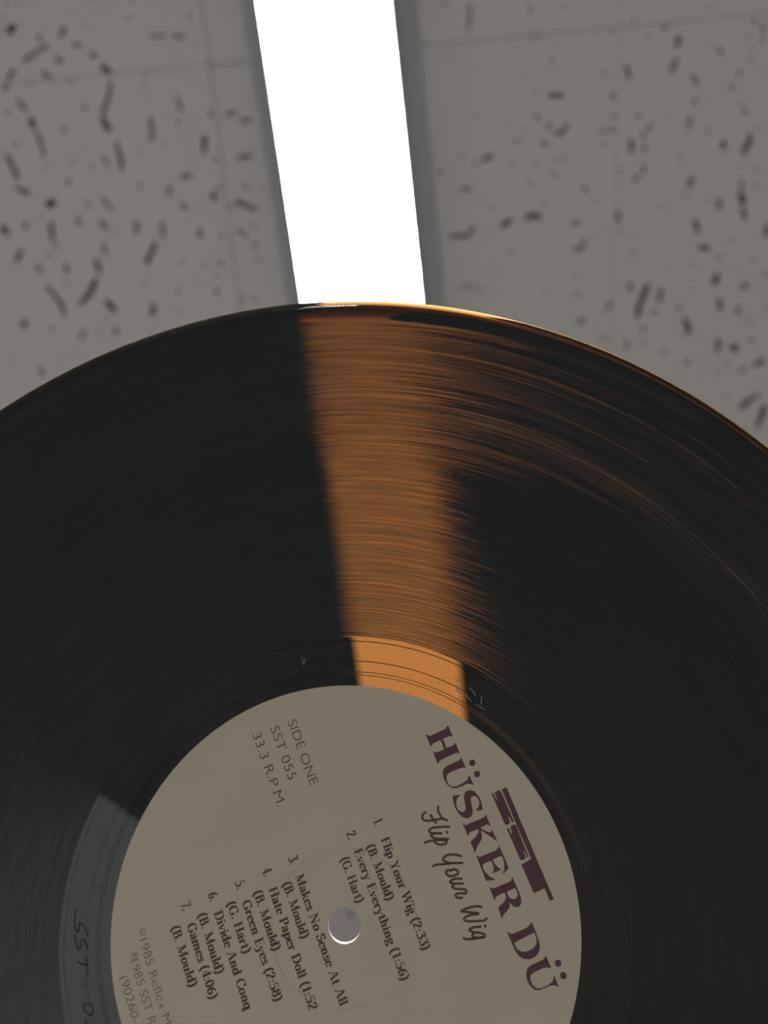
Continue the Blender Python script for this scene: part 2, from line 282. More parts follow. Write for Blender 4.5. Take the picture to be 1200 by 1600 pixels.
PITS = [([(-629,-373)],5.0),([(-647,-373)],4.0),([(-655,-356)],5.0),([(-652,-339),(-640,-344)],9.1),([(-665,-340)],5.1),([(-630,-345)],3.0),([(-604,-330),(-605,-322)],6.0),([(-564,-336),(-569,-328),(-577,-323)],5.0),([(-591,-335)],3.0),([(-552,-353)],4.0),([(-530,-335)],4.0),([(-518,-366)],3.9),([(-553,-311),(-545,-312)],7.0),([(-537,-307)],3.0),([(-526,-295)],8.0),([(-594,-313),(-607,-310),(-618,-304),(-638,-297)],4.5),([(-584,-296),(-577,-289)],6.1),([(-610,-279),(-602,-270)],7.1),([(-569,-265)],6.1),([(-652,-285),(-665,-280),(-666,-269)],5.1),([(-669,-266),(-677,-260)],5.2),([(-636,-266)],6.2),([(-516,-281),(-508,-270),(-502,-266)],7.1),([(-507,-255),(-510,-245),(-517,-231),(-526,-214)],5.1),([(-529,-209),(-525,-198),(-521,-189)],8.2),([(-485,-267)],3.0),([(-659,-242),(-648,-228)],5.2),([(-644,-217),(-643,-203)],8.3),([(-638,-196),(-634,-181),(-634,-161)],4.7),([(-679,-227)],5.2),([(-554,-225)],6.2),([(-594,-197)],6.2),([(-676,-180)],5.3),([(-696,-167),(-688,-152),(-683,-133)],6.4),([(-589,-149)],5.3),([(-564,-167)],4.2),([(-633,-145)],4.2),([(-601,-119)],7.4),([(-512,-172),(-509,-152),(-512,-130)],6.2),([(-537,-154),(-529,-136)],3.1),([(-558,-139)],4.2),([(-689,-118),(-671,-108)],6.4),([(-641,-88),(-632,-88)],12.9),([(-727,-56),(-722,-51)],13.1),([(-685,-64),(-686,-56)],5.4),([(-641,-61),(-646,-33)],5.4),([(-645,-30),(-638,-19)],3.3),([(-703,-22),(-715,-3)],5.5),([(-680,3),(-676,12)],6.6),([(-657,-13)],5.5),([(-630,3),(-632,16)],6.6),([(-634,35)],5.5),([(-670,36),(-653,64),(-647,87)],5.5),([(-560,-58),(-549,-45)],5.4),([(-537,-40)],3.2),([(-551,-94),(-537,-73)],4.2),([(-577,-94),(-575,-79)],3.2),([(-597,-68),(-596,-53)],4.3),([(-657,-71)],4.3),([(-560,-26),(-560,-6)],4.3),([(-577,-1),(-574,23)],5.4),([(-584,34),(-600,54),(-617,70)],7.7),([(-574,69),(-559,87)],7.7),([(-725,102),(-717,92)],7.9),([(-675,108)],5.6),([(-618,112),(-629,128)],4.5),([(-579,98)],4.5),([(-593,119)],4.5),([(-565,110),(-563,125)],4.5),([(-713,173),(-709,183)],5.8),([(-663,155)],3.4),([(-760,155)],3.5),([(-638,150)],3.4),([(-454,-361)],4.9),([(-462,-339)],4.9),([(-432,-313),(-410,-312)],3.0),([(-397,-311),(-381,-307)],4.9),([(-367,-338),(-370,-330)],2.9),([(-364,-297)],3.9),([(-449,-262)],4.0),([(-455,-247)],4.0),([(-451,-204),(-452,-177)],5.1),([(-455,-173)],7.2),([(-407,-229),(-400,-209)],4.0),([(-409,-193)],5.1),([(-434,-164)],4.1),([(-480,-157)],4.1),([(-369,-171),(-374,-143)],6.1),([(-356,-200)],6.0),([(-333,-197),(-315,-201)],4.0),([(-308,-186),(-295,-188)],5.0),([(-322,-135),(-300,-137)],5.1),([(-356,-134)],5.1),([(-416,-113),(-400,-115)],5.2),([(-484,-106)],6.3),([(-439,-99),(-438,-92)],6.3),([(-313,-93)],4.1),([(-422,-75),(-413,-67)],5.2),([(-499,-53),(-503,-34)],5.3),([(-455,-46),(-459,-29)],6.4),([(-474,-18),(-484,-1),(-494,14)],6.4),([(-491,31)],4.3),([(-502,47)],4.4),([(-493,77),(-497,96)],7.7),([(-397,-36),(-399,-21)],5.3),([(-433,15)],4.3),([(-447,59)],6.5),([(-396,22)],4.3),([(-378,38)],4.3),([(-382,64)],7.5),([(-368,20)],6.4),([(-366,-87),(-366,-74)],7.3),([(-355,-94)],5.2),([(-342,-64)],5.2),([(-331,-71),(-317,-66),(-301,-57)],6.2),([(-312,-91)],4.1),([(-288,-89)],4.1),([(-308,-34)],5.2),([(-308,-4)],6.3),([(-306,18)],5.3),([(-361,-21)],6.3),([(-336,-31),(-320,-17)],3.1),([(-339,78)],5.4),([(-321,79)],5.4),([(-281,73)],3.2),([(-453,93)],4.4),([(-413,44)],3.2),([(10,-319)],4.7),([(48,-313),(44,-279)],2.8),([(136,-308),(132,-296)],2.8),([(180,-298)],3.7),([(172,-253)],3.7),([(17,-248)],3.8),([(42,-246)],2.8),([(165,-231)],4.7),([(126,-213)],3.8),([(145,-193)],3.8),([(160,-186),(181,-184)],5.7),([(52,-167)],3.9),([(104,-154)],3.8),([(122,-142)],3.9),([(112,-126)],5.8),([(140,-160),(147,-154)],3.8),([(158,-141),(165,-147)],4.8),([(169,-132),(179,-134),(189,-143)],4.8),([(149,-126),(156,-117)],3.9),([(134,-117)],2.9),([(27,-112)],4.9),([(58,-105),(75,-110)],5.9),([(48,-100)],4.9),([(10,-103)],3.0),([(-4,-92)],5.9),([(105,-95)],3.9),([(140,-91)],4.9),([(170,-94)],3.9),([(183,-98)],4.8),([(169,-75)],5.8),([(132,-66)],4.9),([(27,-64),(38,-62)],6.0),([(112,-267),(134,-266),(154,-266)],3.7),([(71,-35)],4.0),([(60,-53)],3.0),([(154,-36)],3.9),([(5,3),(26,5),(37,3),(43,-8)],5.1),([(86,-6),(102,-15)],6.0),([(72,-6)],3.0),([(125,-16),(135,-17),(148,-14)],7.0),([(162,0)],3.0),([(100,33)],5.0),([(160,33)],3.0),([(199,-1),(204,-5)],5.9),([(198,38),(210,36),(216,25)],4.0),([(231,23)],3.0),([(215,-51)],6.8),([(229,-34)],3.9),([(50,87)],5.1),([(20,81),(40,85)],3.1),([(73,53)],3.1),([(206,81)],4.0),([(153,100)],4.1),([(205,106)],5.1),([(207,149),(215,147)],7.2),([(240,-208)],4.7),([(251,-263)],4.6),([(323,-261),(330,-260)],4.5),([(283,-273)],3.6),([(305,-250)],3.7),([(389,-281)],3.6),([(416,-274)],2.7),([(449,-258),(455,-258)],4.5),([(347,-248),(344,-234)],5.5),([(346,-219),(338,-203)],4.6),([(271,-219),(279,-200)],4.6),([(250,-177),(257,-179)],5.6),([(293,-148)],5.6),([(255,-149)],4.7),([(254,-132)],5.7),([(242,-131)],5.7),([(309,-131)],5.7),([(318,-137)],2.8),([(302,-125),(300,-117)],3.8),([(284,-116),(284,-98)],4.7),([(304,-103)],6.7),([(242,-112)],4.8),([(303,-79),(303,-70)],5.7),([(298,-64),(289,-56)],4.8),([(369,-196),(376,-183)],4.6),([(374,-161)],5.6),([(385,-167)],2.8),([(337,-145)],2.8),([(369,-139),(366,-127)],4.7),([(362,-115)],2.8),([(395,-119)],4.7),([(407,-224)],6.4),([(395,-229)],2.7),([(446,-240)],4.5),([(463,-252),(465,-244)],4.5),([(464,-234)],4.5),([(453,-222)],3.6),([(449,-208)],4.5),([(436,-194)],6.4),([(462,-195)],3.6),([(423,-173),(430,-176)],3.7),([(442,-153)],4.6),([(447,-144),(449,-138)],6.5),([(418,-103),(419,-94)],6.6),([(430,-89)],2.8),([(458,-110),(457,-100),(451,-93),(451,-82)],6.5),([(469,-119)],3.7),([(356,-89)],4.7),([(358,-75)],2.9),([(446,-69)],3.8),([(471,-62)],3.8),([(377,-54),(371,-43)],5.7),([(451,-48),(448,-35)],4.7),([(472,-37)],4.7),([(414,-61)],2.8),([(269,-74)],3.8),([(268,-14),(268,0)],4.9),([(270,13)],3.9),([(248,10)],3.9),([(295,22)],3.9),([(292,48)],4.9),([(285,96),(289,105)],7.0),([(318,98),(308,116),(303,130),(301,149)],6.0),([(337,104),(333,126)],5.0),([(328,141)],6.0),([(311,166)],6.1),([(256,119),(256,131)],5.1),([(247,133)],4.1),([(243,179),(255,177)],3.1),([(284,186),(286,197)],4.1),([(312,190)],5.1),([(345,205)],5.1),([(366,137)],6.0),([(374,154),(383,171),(380,180)],6.0),([(399,183)],3.0),([(382,4),(389,23)],5.8),([(392,42),(407,50)],5.8),([(419,-23),(418,-9)],5.7),([(450,-29),(453,-14)],6.7),([(454,-7),(459,9)],5.7),([(440,40)],4.8),([(423,63)],4.9),([(386,73)],3.9),([(421,88),(421,102)],7.9),([(462,110),(470,108)],6.9),([(427,127),(431,145)],5.9),([(461,141),(456,153)],5.9),([(475,72)],4.9),([(495,93)],5.8),([(503,149)],4.9),([(492,20),(494,37)],5.7),([(477,163)],5.0),([(483,195)],7.0),([(429,190),(431,210)],5.0),([(451,201),(459,208)],10.1),([(383,224)],6.1),([(432,244)],4.1),([(446,232)],4.1),([(491,235),(506,228)],7.1),([(467,244),(479,239)],4.1),([(449,285)],5.1),([(501,284),(485,293),(471,305)],6.1),([(510,304),(508,322),(502,336)],7.2),([(344,77)],4.0),([(383,112)],4.0),([(334,-16)],3.9),([(366,-32)],4.8),([(400,-25)],3.8),([(206,-6)],3.0),([(213,26)],3.0),([(237,160)],3.1)]

# ------------------------------------------------------------------ the room
TS = 0.6096                                   # ceiling tile pitch
SX, SY = -0.348, -0.267                       # one seam crossing of the tile grid
X0, X1 = SX - 3 * TS, SX + 4 * TS
Y0, Y1 = SY - 4 * TS, SY + 4 * TS

bm = bmesh.new(); add_box(bm, X0 - .1, X1 + .1, Y0 - .1, Y1 + .1, -0.1, 0.0)
tag(link('floor', bm_mesh('floor', bm), M_FLOOR), kind='structure')
for nm, b in (('wall_left', (X0 - .1, X0, Y0 - .1, Y1 + .1)), ('wall_right', (X1, X1 + .1, Y0 - .1, Y1 + .1)),
              ('wall_near', (X0, X1, Y0 - .1, Y0)), ('wall_far', (X0, X1, Y1, Y1 + .1))):
    bm = bmesh.new(); add_box(bm, *b, 0.0, CEIL_Z + 0.05)
    tag(link(nm, bm_mesh(nm, bm), M_DARK_WALL if nm == 'wall_far' else M_WALL), kind='structure')
for nm, b in (('baseboard_left', (X0, X0 + .015, Y0, Y1)), ('baseboard_right', (X1 - .015, X1, Y0, Y1)),
              ('baseboard_near', (X0 + .015, X1 - .015, Y0, Y0 + .015)), ('baseboard_far', (X0 + .015, X1 - .015, Y1 - .015, Y1))):
    bm = bmesh.new(); add_box(bm, *b, 0.0, 0.09, 0.004)
    tag(link(nm, bm_mesh(nm, bm), M_TRIM), kind='structure')

bm = bmesh.new(); add_box(bm, X0, X1, Y0, Y1, CEIL_Z + 0.0145, CEIL_Z + 0.05)
ceiling = tag(link('ceiling', bm_mesh('ceiling', bm), M_BACK), kind='structure')

rnd = random.Random(5)
def blob_loop(pts, w):
    """outline of one ragged fissure following a short path"""
    if len(pts) == 1:
        k = 8; ph = rnd.random() * 6.28; e = 0.75 + 0.5 * rnd.random()
        return [(pts[0][0] + math.cos(ph + 6.2832 * i / k) * w / 2 * e * (0.8 + .4 * rnd.random()),
                 pts[0][1] + math.sin(ph + 6.2832 * i / k) * w / 2 / e * (0.8 + .4 * rnd.random())) for i in range(k)]
    dense = []
    for (a, b) in zip(pts, pts[1:]):
        n = max(2, int(math.hypot(b[0] - a[0], b[1] - a[1]) / 0.004))
        dense += [(a[0] + (b[0] - a[0]) * i / n, a[1] + (b[1] - a[1]) * i / n) for i in range(n)]
    dense.append(pts[-1])
    dense = [(p[0] + rnd.uniform(-.22, .22) * w, p[1] + rnd.uniform(-.22, .22) * w) for p in dense]
    left, right = [], []
    for i, p in enumerate(dense):
        q0, q1 = dense[max(0, i - 1)], dense[min(len(dense) - 1, i + 1)]
        dx, dy = q1[0] - q0[0], q1[1] - q0[1]
        l = math.hypot(dx, dy) or 1
        end = 0.6 if i in (0, len(dense) - 1) else 1.0
        h1 = w / 2 * end * (0.5 + rnd.random()); h2 = w / 2 * end * (0.5 + rnd.random())
        left.append((p[0] - dy / l * h1, p[1] + dx / l * h1)); right.append((p[0] + dy / l * h2, p[1] - dx / l * h2))
    a, b = dense[0], dense[1]; l = math.hypot(b[0] - a[0], b[1] - a[1]) or 1
    cap0 = (a[0] - (b[0] - a[0]) / l * w * .4, a[1] - (b[1] - a[1]) / l * w * .4)
    a, b = dense[-1], dense[-2]; l = math.hypot(b[0] - a[0], b[1] - a[1]) or 1
    cap1 = (a[0] - (b[0] - a[0]) / l * w * .4, a[1] - (b[1] - a[1]) / l * w * .4)
    return [cap0] + left + [cap1] + right[::-1]

HT = TS / 2 - 0.0004                          # half a tile, leaving a narrow open joint
def tile_mesh(name, pits):
    """one fibre tile: its face has real fissures cut through it, with a bevelled rim"""
    h = HT - 0.0008
    loops = []
    for pts, w in pits:
        lim = h - .0012
        lp = [(max(-lim, min(lim, q[0])), max(-lim, min(lim, q[1]))) for q in blob_loop(pts, w)]
        if max(q[0] for q in lp) - min(q[0] for q in lp) > .0015 and max(q[1] for q in lp) - min(q[1] for q in lp) > .0015:
            loops.append(lp)
    vs2 = [Vector(q) for q in ((-h, -h), (h, -h), (h, h), (-h, h))]
    es2 = [(0, 1), (1, 2), (2, 3), (3, 0)]
    for lp in loops:
        b0 = len(vs2); vs2 += [Vector(q) for q in lp]
        es2 += [(b0 + k, b0 + (k + 1) % len(lp)) for k in range(len(lp))]
    res = delaunay_2d_cdt(vs2, es2, [], 0, 1e-7)
    boxes = [(min(q[0] for q in l), max(q[0] for q in l), min(q[1] for q in l), max(q[1] for q in l), l) for l in loops]
    def inside(x, y):
        for bx0, bx1, by0, by1, l in boxes:
            if bx0 <= x <= bx1 and by0 <= y <= by1:
                c_ = False; jx, jy = l[-1]
                for ix, iy in l:
                    if (iy > y) != (jy > y) and x < (jx - ix) * (y - iy) / (jy - iy) + ix: c_ = not c_
                    jx, jy = ix, iy
                if c_: return True
        return False
    bm = bmesh.new()
    bv = [bm.verts.new((q.x, q.y, 0)) for q in res[0]]
    for f in res[2]:
        mx_ = sum(res[0][k].x for k in f) / len(f); my_ = sum(res[0][k].y for k in f) / len(f)
        if not inside(mx_, my_):
            bm.faces.new([bv[k] for k in f])
    for q in [q for q in bm.verts if not q.link_faces]: bm.verts.remove(q)
    rim = [e for e in bm.edges if len(e.link_faces) == 1 and not all(abs(abs(q.co.x) - h) < 1e-6 or abs(abs(q.co.y) - h) < 1e-6 for q in e.verts)]
    ext = bmesh.ops.extrude_edge_only(bm, edges=rim)
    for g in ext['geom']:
        if isinstance(g, bmesh.types.BMFace): g.material_index = 1   # fibre core inside the fissures, with shade put into its colour
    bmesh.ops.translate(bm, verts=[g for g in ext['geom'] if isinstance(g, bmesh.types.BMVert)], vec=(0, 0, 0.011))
    # bevelled rim and the closed back board of the tile
    z0, z1, z2 = 0.0, 0.0010, 0.0135
    q = [(-1, -1), (1, -1), (1, 1), (-1, 1)]
    ra = [bm.verts.new((a * h, b * h, z0)) for a, b in q]
    rb = [bm.verts.new((a * HT, b * HT, z1)) for a, b in q]
    rc = [bm.verts.new((a * HT, b * HT, z2)) for a, b in q]
    bk = [bm.verts.new((a * h, b * h, 0.0112)) for a, b in q]
    for i in range(4):
        j = (i + 1) % 4
        bm.faces.new((ra[i], ra[j], rb[j], rb[i])); bm.faces.new((rb[i], rb[j], rc[j], rc[i]))
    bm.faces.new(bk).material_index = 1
    bm.faces.new(rc)
    me = bpy.data.meshes.new(name); bm.to_mesh(me); bm.free()
    return me

def random_pits(n):
    out = []
    for _ in range(n):
        x, y = (rnd.uniform(-.29, .29) for _ in range(2))
        w = rnd.choice((.003, .004, .004, .005, .006))
        if rnd.random() < .55: out.append(([(x, y)], w)); continue
        a = rnd.gauss(math.pi / 2, .5); pts = [(x, y)]
        for k in range(rnd.choice((1, 1, 2, 3))):
            a += rnd.gauss(0, .35); l = rnd.uniform(.008, .016)
            pts.append((pts[-1][0] + math.cos(a) * l, pts[-1][1] + math.sin(a) * l))
        out.append((pts, w))
    return out

PIT_GAIN = 1.12
cells = {}
for pts, w in PITS:
    pts = [(p[0] / 1000, p[1] / 1000) for p in pts]
    mx = sum(p[0] for p in pts) / len(pts); my = sum(p[1] for p in pts) / len(pts)
    i, j = math.floor((mx - SX) / TS), math.floor((my - SY) / TS)
    cx, cy = SX + (i + .5) * TS, SY + (j + .5) * TS
    cells.setdefault((i, j), []).append(([(p[0] - cx, p[1] - cy) for p in pts], w / 1000 * PIT_GAIN))
def keep_hidden(i, j, p):
    """random fissures only where the photograph does not show the tile"""
    x, y = SX + (i + .5) * TS + p[0], SY + (j + .5) * TS + p[1]
    edge = 0.26 if x < 0 else 0.40
    return not (-0.85 < x < 0.60 and -0.42 < y < edge)
generic = tile_mesh('ceiling_tile', random_pits(130))
for i in range(-3, 4):
    for j in range(-4, 4):
        if (i, j) in cells:
            extra = [p for p in random_pits(130) if keep_hidden(i, j, p[0][0])]
            me = tile_mesh('ceiling_tile', cells[(i, j)] + extra)
        else:
            me = generic
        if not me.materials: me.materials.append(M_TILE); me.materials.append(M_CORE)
        o = bpy.data.objects.new('ceiling_tile', me); COL.objects.link(o)
        o.parent = ceiling
        o.location = (SX + (i + .5) * TS + (.0004 if i == 0 else 0), SY + (j + .5) * TS, CEIL_Z)

# ------------------------------------------------------------------ fluorescent ceiling fixture
LA, LB = -0.98, 1.46                          # the fixture's two ends along the room
ymid = (LA + LB) / 2
fx = empty('fluorescent_light', (-0.159 + 0.0555 * (ymid + 0.33), ymid, CEIL_Z))
fx.rotation_euler = (0, 0, -math.atan(0.0555))
tag(fx, 'long bright fluorescent ceiling light with grey housing on the tiled ceiling', 'ceiling light')
hl = (LB - LA) / 2
bm = bmesh.new(); add_box(bm, -0.1262, 0.1262, -hl, hl, -0.016, -0.0005, 0.006, 3)
link('housing', bm_mesh('housing', bm), M_HOUSING, fx)
bm = bmesh.new()
add_box(bm, -0.0935, 0.0935, -hl + .012, hl - .012, -0.060, -0.016)
for s in (-1, 1):                             # thin lips that hold the diffuser
    add_box(bm, min(s * .0915, s * .0935), max(s * .0915, s * .0935), -hl + .012, hl - .012, -0.0675, -0.060)
link('channel', bm_mesh('channel', bm), M_CHANNEL, fx)
bm = bmesh.new(); add_box(bm, -0.0913, 0.0913, -hl + .012, hl - .012, -0.0665, -0.0602)
df = link('diffuser', bm_mesh('diffuser', bm), M_LAMP, fx)
df['label'] = 'glowing white diffuser panel'
for s in (-1, 1):
    bm = bmesh.new()
    y_ = s * (hl - .004)
    add_box(bm, -0.095, 0.095, min(y_ - .006, y_ + .006), max(y_ - .006, y_ + .006), -0.07, -0.016, 0.003, 2)
    link('end_cap', bm_mesh('end_cap', bm), M_CHANNEL, fx)

# ------------------------------------------------------------------ white table added out of view for a grey reflection in the run-out vinyl
tb = empty('added_table', (-0.337, -0.284, 0))
tb.rotation_euler = (0, 0, math.radians(33))
tag(tb, 'unseen white table added to give the run-out of the record a grey reflection', 'table')
bm = bmesh.new(); add_box(bm, 0, 0.52, 0, 0.60, 0.575, 0.60, 0.004, 2)
link('table_top', bm_mesh('table_top', bm), M_TABLE, tb)
for lx in (0.04, 0.48):
    for ly in (0.04, 0.56):
        bm = bmesh.new(); add_box(bm, lx - .018, lx + .018, ly - .018, ly + .018, 0, 0.575, 0.003, 1)
        link('leg', bm_mesh('leg', bm), M_LEG, tb)

# ------------------------------------------------------------------ the record
rec = empty('vinyl_record')
u = Vector((0.9970143, 0.05939464, 0.04934337)); v = Vector((0.0227519, -0.83661548, 0.5473179)); n = Vector((0.07378918, -0.54456111, -0.83546894))
th = math.radians(-67.7)
ex = u * math.cos(th) + v * math.sin(th); ey = -u * math.sin(th) + v * math.cos(th)
c0 = Vector((-0.02809511, 0.14083679, 0.13567221 + CAM_Z)) - n * 0.00094
rec.matrix_world = Matrix(((ex.x, ey.x, n.x, c0.x), (ex.y, ey.y, n.y, c0.y), (ex.z, ey.z, n.z, c0.z), (0, 0, 0, 1)))
tag(rec, 'black vinyl record with cream label held up in front of the ceiling light', 'record')

def half_profile():
    """front half of the cross-section from the spindle hole to the rim, in mm"""
    p = [(3.62, 0.0), (3.62, 0.52), (3.63, 0.57), (3.66, 0.64), (3.72, 0.70), (3.82, 0.745), (3.9, 0.755), (3.95, 0.755), (30, 0.755), (51.0, 0.755)]
    for c in (53.75, 54.45):                  # locked groove and run-out turns
        p += [(c - .07, .755), (c - .045, .755), (c, .65), (c + .045, .755), (c + .07, .755)]
    for c in (56.9, 61.55):
        p += [(c - .06, .755), (c - .035, .755), (c, .67), (c + .035, .755), (c + .06, .755)]
    p += [(62.57, .755), (62.6, .755), (62.70, .78), (62.73, .78), (90, .78), (120, .78), (144.8, .78), (144.9, .78), (145.3, .80), (145.8, .90), (146.6, 1.08),
          (147.3, 1.20), (147.9, 1.25), (148.4, 1.25), (148.75, 1.22), (148.95, 1.10), (149.1, .95), (149.22, .84), (149.32, .79), (149.45, .755), (149.7, .695), (150.0, .63), (150.4, .525), (150.7, .44), (150.77, .415),
          (150.795, .37), (150.8, .32), (150.8, .0)]
    return p
hp = half_profile()
prof = [(r / 1000, z / 1000) for r, z in hp] + [(r / 1000, -z / 1000) for r, z in hp[-2:0:-1]]
me = lathe('disc', prof, 720)
me.polygons.foreach_set('use_smooth', [True] * len(me.polygons))
for pg in me.polygons:                        # keep the run-out cuts crisp
    c_ = pg.center; rr_ = math.hypot(c_.x, c_.y)
    if any(abs(rr_ - q) < .00005 for q in (.05375, .05445, .0569, .06155)): pg.use_smooth = False
disc = link('disc', me, M_VINYL, rec)
disc['label'] = 'black grooved vinyl, amber where the lamp shines through'

# paper labels, front (side one) and back
lp = [(3.66, .760), (3.66, .925), (3.9, .94), (15.6, .94), (15.68, .935), (15.85, .84), (15.95, .82), (16.05, .84), (16.2, .935), (16.3, .94), (33, .94), (51.0, .94), (51.2, .925), (51.2, .760)]
me = lathe('label', [(r / 1000, z / 1000) for r, z in lp], 256)
lab = link('label', me, M_LABEL, rec)
lab['label'] = 'cream paper label with maroon printing'
me = lathe('back_label', [(r / 1000, -z / 1000) for r, z in lp], 128)
link('back_label', me, M_LABEL, rec)
me = lathe('hole_sleeve', [(r / 1000, z / 1000) for r, z in ((3.60, -.70), (3.612, -.72), (3.618, -.70), (3.618, .66), (3.612, .69), (3.60, .66))], 96)
hr = link('hole_sleeve', me, M_SLEEVE, rec)
hr['label'] = 'pale sleeve added in the spindle hole to catch lamp light'
ZP = 0.000948                                 # printing lies on the label face

def fill_loops(name, shapes, z):
    """flat printed shapes: each shape is an outline with optional counters"""
    verts, faces = [], []
    for loops in shapes:
        cu = bpy.data.curves.new(name, 'CURVE'); cu.dimensions = '2D'; cu.fill_mode = 'BOTH'
        for lp_ in loops:
            sp = cu.splines.new('POLY'); sp.points.add(len(lp_) - 1)
            for p, q in zip(sp.points, lp_): p.co = (q[0] / 1000, q[1] / 1000, 0, 1)
            sp.use_cyclic_u = True
        ob = bpy.data.objects.new(name, cu); COL.objects.link(ob)
        me_ = bpy.data.meshes.new_from_object(ob.evaluated_get(bpy.context.evaluated_depsgraph_get()))
        bpy.data.objects.remove(ob); bpy.data.curves.remove(cu)
        b = len(verts)
        verts += [(q.co.x, q.co.y, z) for q in me_.vertices]
        faces += [tuple(b + i for i in f.vertices) for f in me_.polygons]
        bpy.data.meshes.remove(me_)
    return mesh_of(name, verts, faces)

def catmull(pts, sub=6, closed=False):
    n_ = len(pts)
    if n_ < 3: return list(pts)
    out = []
    rng = n_ if closed else n_ - 1
    for i in range(rng):
        g = (lambda k: pts[k % n_]) if closed else (lambda k: pts[max(0, min(n_ - 1, k))])
        p0, p1, p2, p3 = g(i - 1), g(i), g(i + 1), g(i + 2)
        for s in range(sub):
            t = s / sub
            out.append(tuple(0.5 * (2 * p1[k] + (p2[k] - p0[k]) * t + (2 * p0[k] - 5 * p1[k] + 4 * p2[k] - p3[k]) * t * t
                                    + (3 * p1[k] - p0[k] - 3 * p2[k] + p3[k]) * t ** 3) for k in (0, 1)))
    if not closed: out.append(tuple(pts[-1]))
    return out

def smooth_outline(lp_):
    """rounds only the gentle corners of a traced outline"""
    out = []; n_ = len(lp_)
    for i in range(n_):
        a, b, c = lp_[i - 1], lp_[i], lp_[(i + 1) % n_]
        v1 = Vector((b[0] - a[0], b[1] - a[1])); v2 = Vector((c[0] - b[0], c[1] - b[1]))
        if v1.length < 1e-6 or v2.length < 1e-6: continue
        if v1.angle(v2) < 0.95:
            out.append((b[0] * .75 + a[0] * .25, b[1] * .75 + a[1] * .25))
            out.append((b[0] + (v2.x - v1.x) * -.03, b[1] + (v2.y - v1.y) * -.03))
            out.append((b[0] * .75 + c[0] * .25, b[1] * .75 + c[1] * .25))
        else:
            out.append(b)
    return out

def ribbon(verts, faces, pts, wfun, z, closed=False):
    n_ = len(pts); b = len(verts)
    for i, p in enumerate(pts):
        if closed: a, c = pts[i - 1], pts[(i + 1) % n_]
        else: a, c = pts[max(0, i - 1)], pts[min(n_ - 1, i + 1)]
        dx, dy = c[0] - a[0], c[1] - a[1]; l = math.hypot(dx, dy) or 1
        dx /= l; dy /= l; w = wfun(dx, dy) / 2
        verts.append((p[0] - dy * w, p[1] + dx * w, z)); verts.append((p[0] + dy * w, p[1] - dx * w, z))
    for i in range(n_ if closed else n_ - 1):
        j = (i + 1) % n_
        faces.append((b + 2 * i, b + 2 * i + 1, b + 2 * j + 1, b + 2 * j))

def disc_face(verts, faces, x, y, r, z, k=12):
    b = len(verts)
    verts += [(x + r * math.cos(6.28319 * i / k), y + r * math.sin(6.28319 * i / k), z) for i in range(k)]
    faces.append(tuple(range(b, b + k)))

# band name in big serif capitals
shapes = [[smooth_outline(l_) for l_ in g] for g in BAND]
for x, y in DOTS:
    shapes.append([[(x + .72 * math.cos(.3142 * i), y + .72 * math.sin(.3142 * i)) for i in range(20)]])
link('band_name', fill_loops('band_name', shapes, ZP), M_INK, lab)['label'] = 'maroon serif lettering HÜSKER DÜ'
link('logo', fill_loops('logo', [[l_] for l_ in LOGO], ZP), M_INK, lab)['label'] = 'maroon block logo SST'
vv, ff = [], []
for st in SCRIPT:
    pts = [(p[0] / 1000, p[1] / 1000) for p in st]
    w = 0.00050 if len(pts) > 2 or math.hypot(pts[0][0] - pts[1][0], pts[0][1] - pts[1][1]) > .0005 else 0.00056
    cpts = catmull(pts, 8)
    ribbon(vv, ff, cpts, lambda dx, dy: w, ZP)
    for e in (cpts[0], cpts[-1]): disc_face(vv, ff, e[0], e[1], w / 2, ZP)
link('album_title', mesh_of('album_title', vv, ff), M_INK2, lab)['label'] = 'handwritten style title Flip Your Wig'

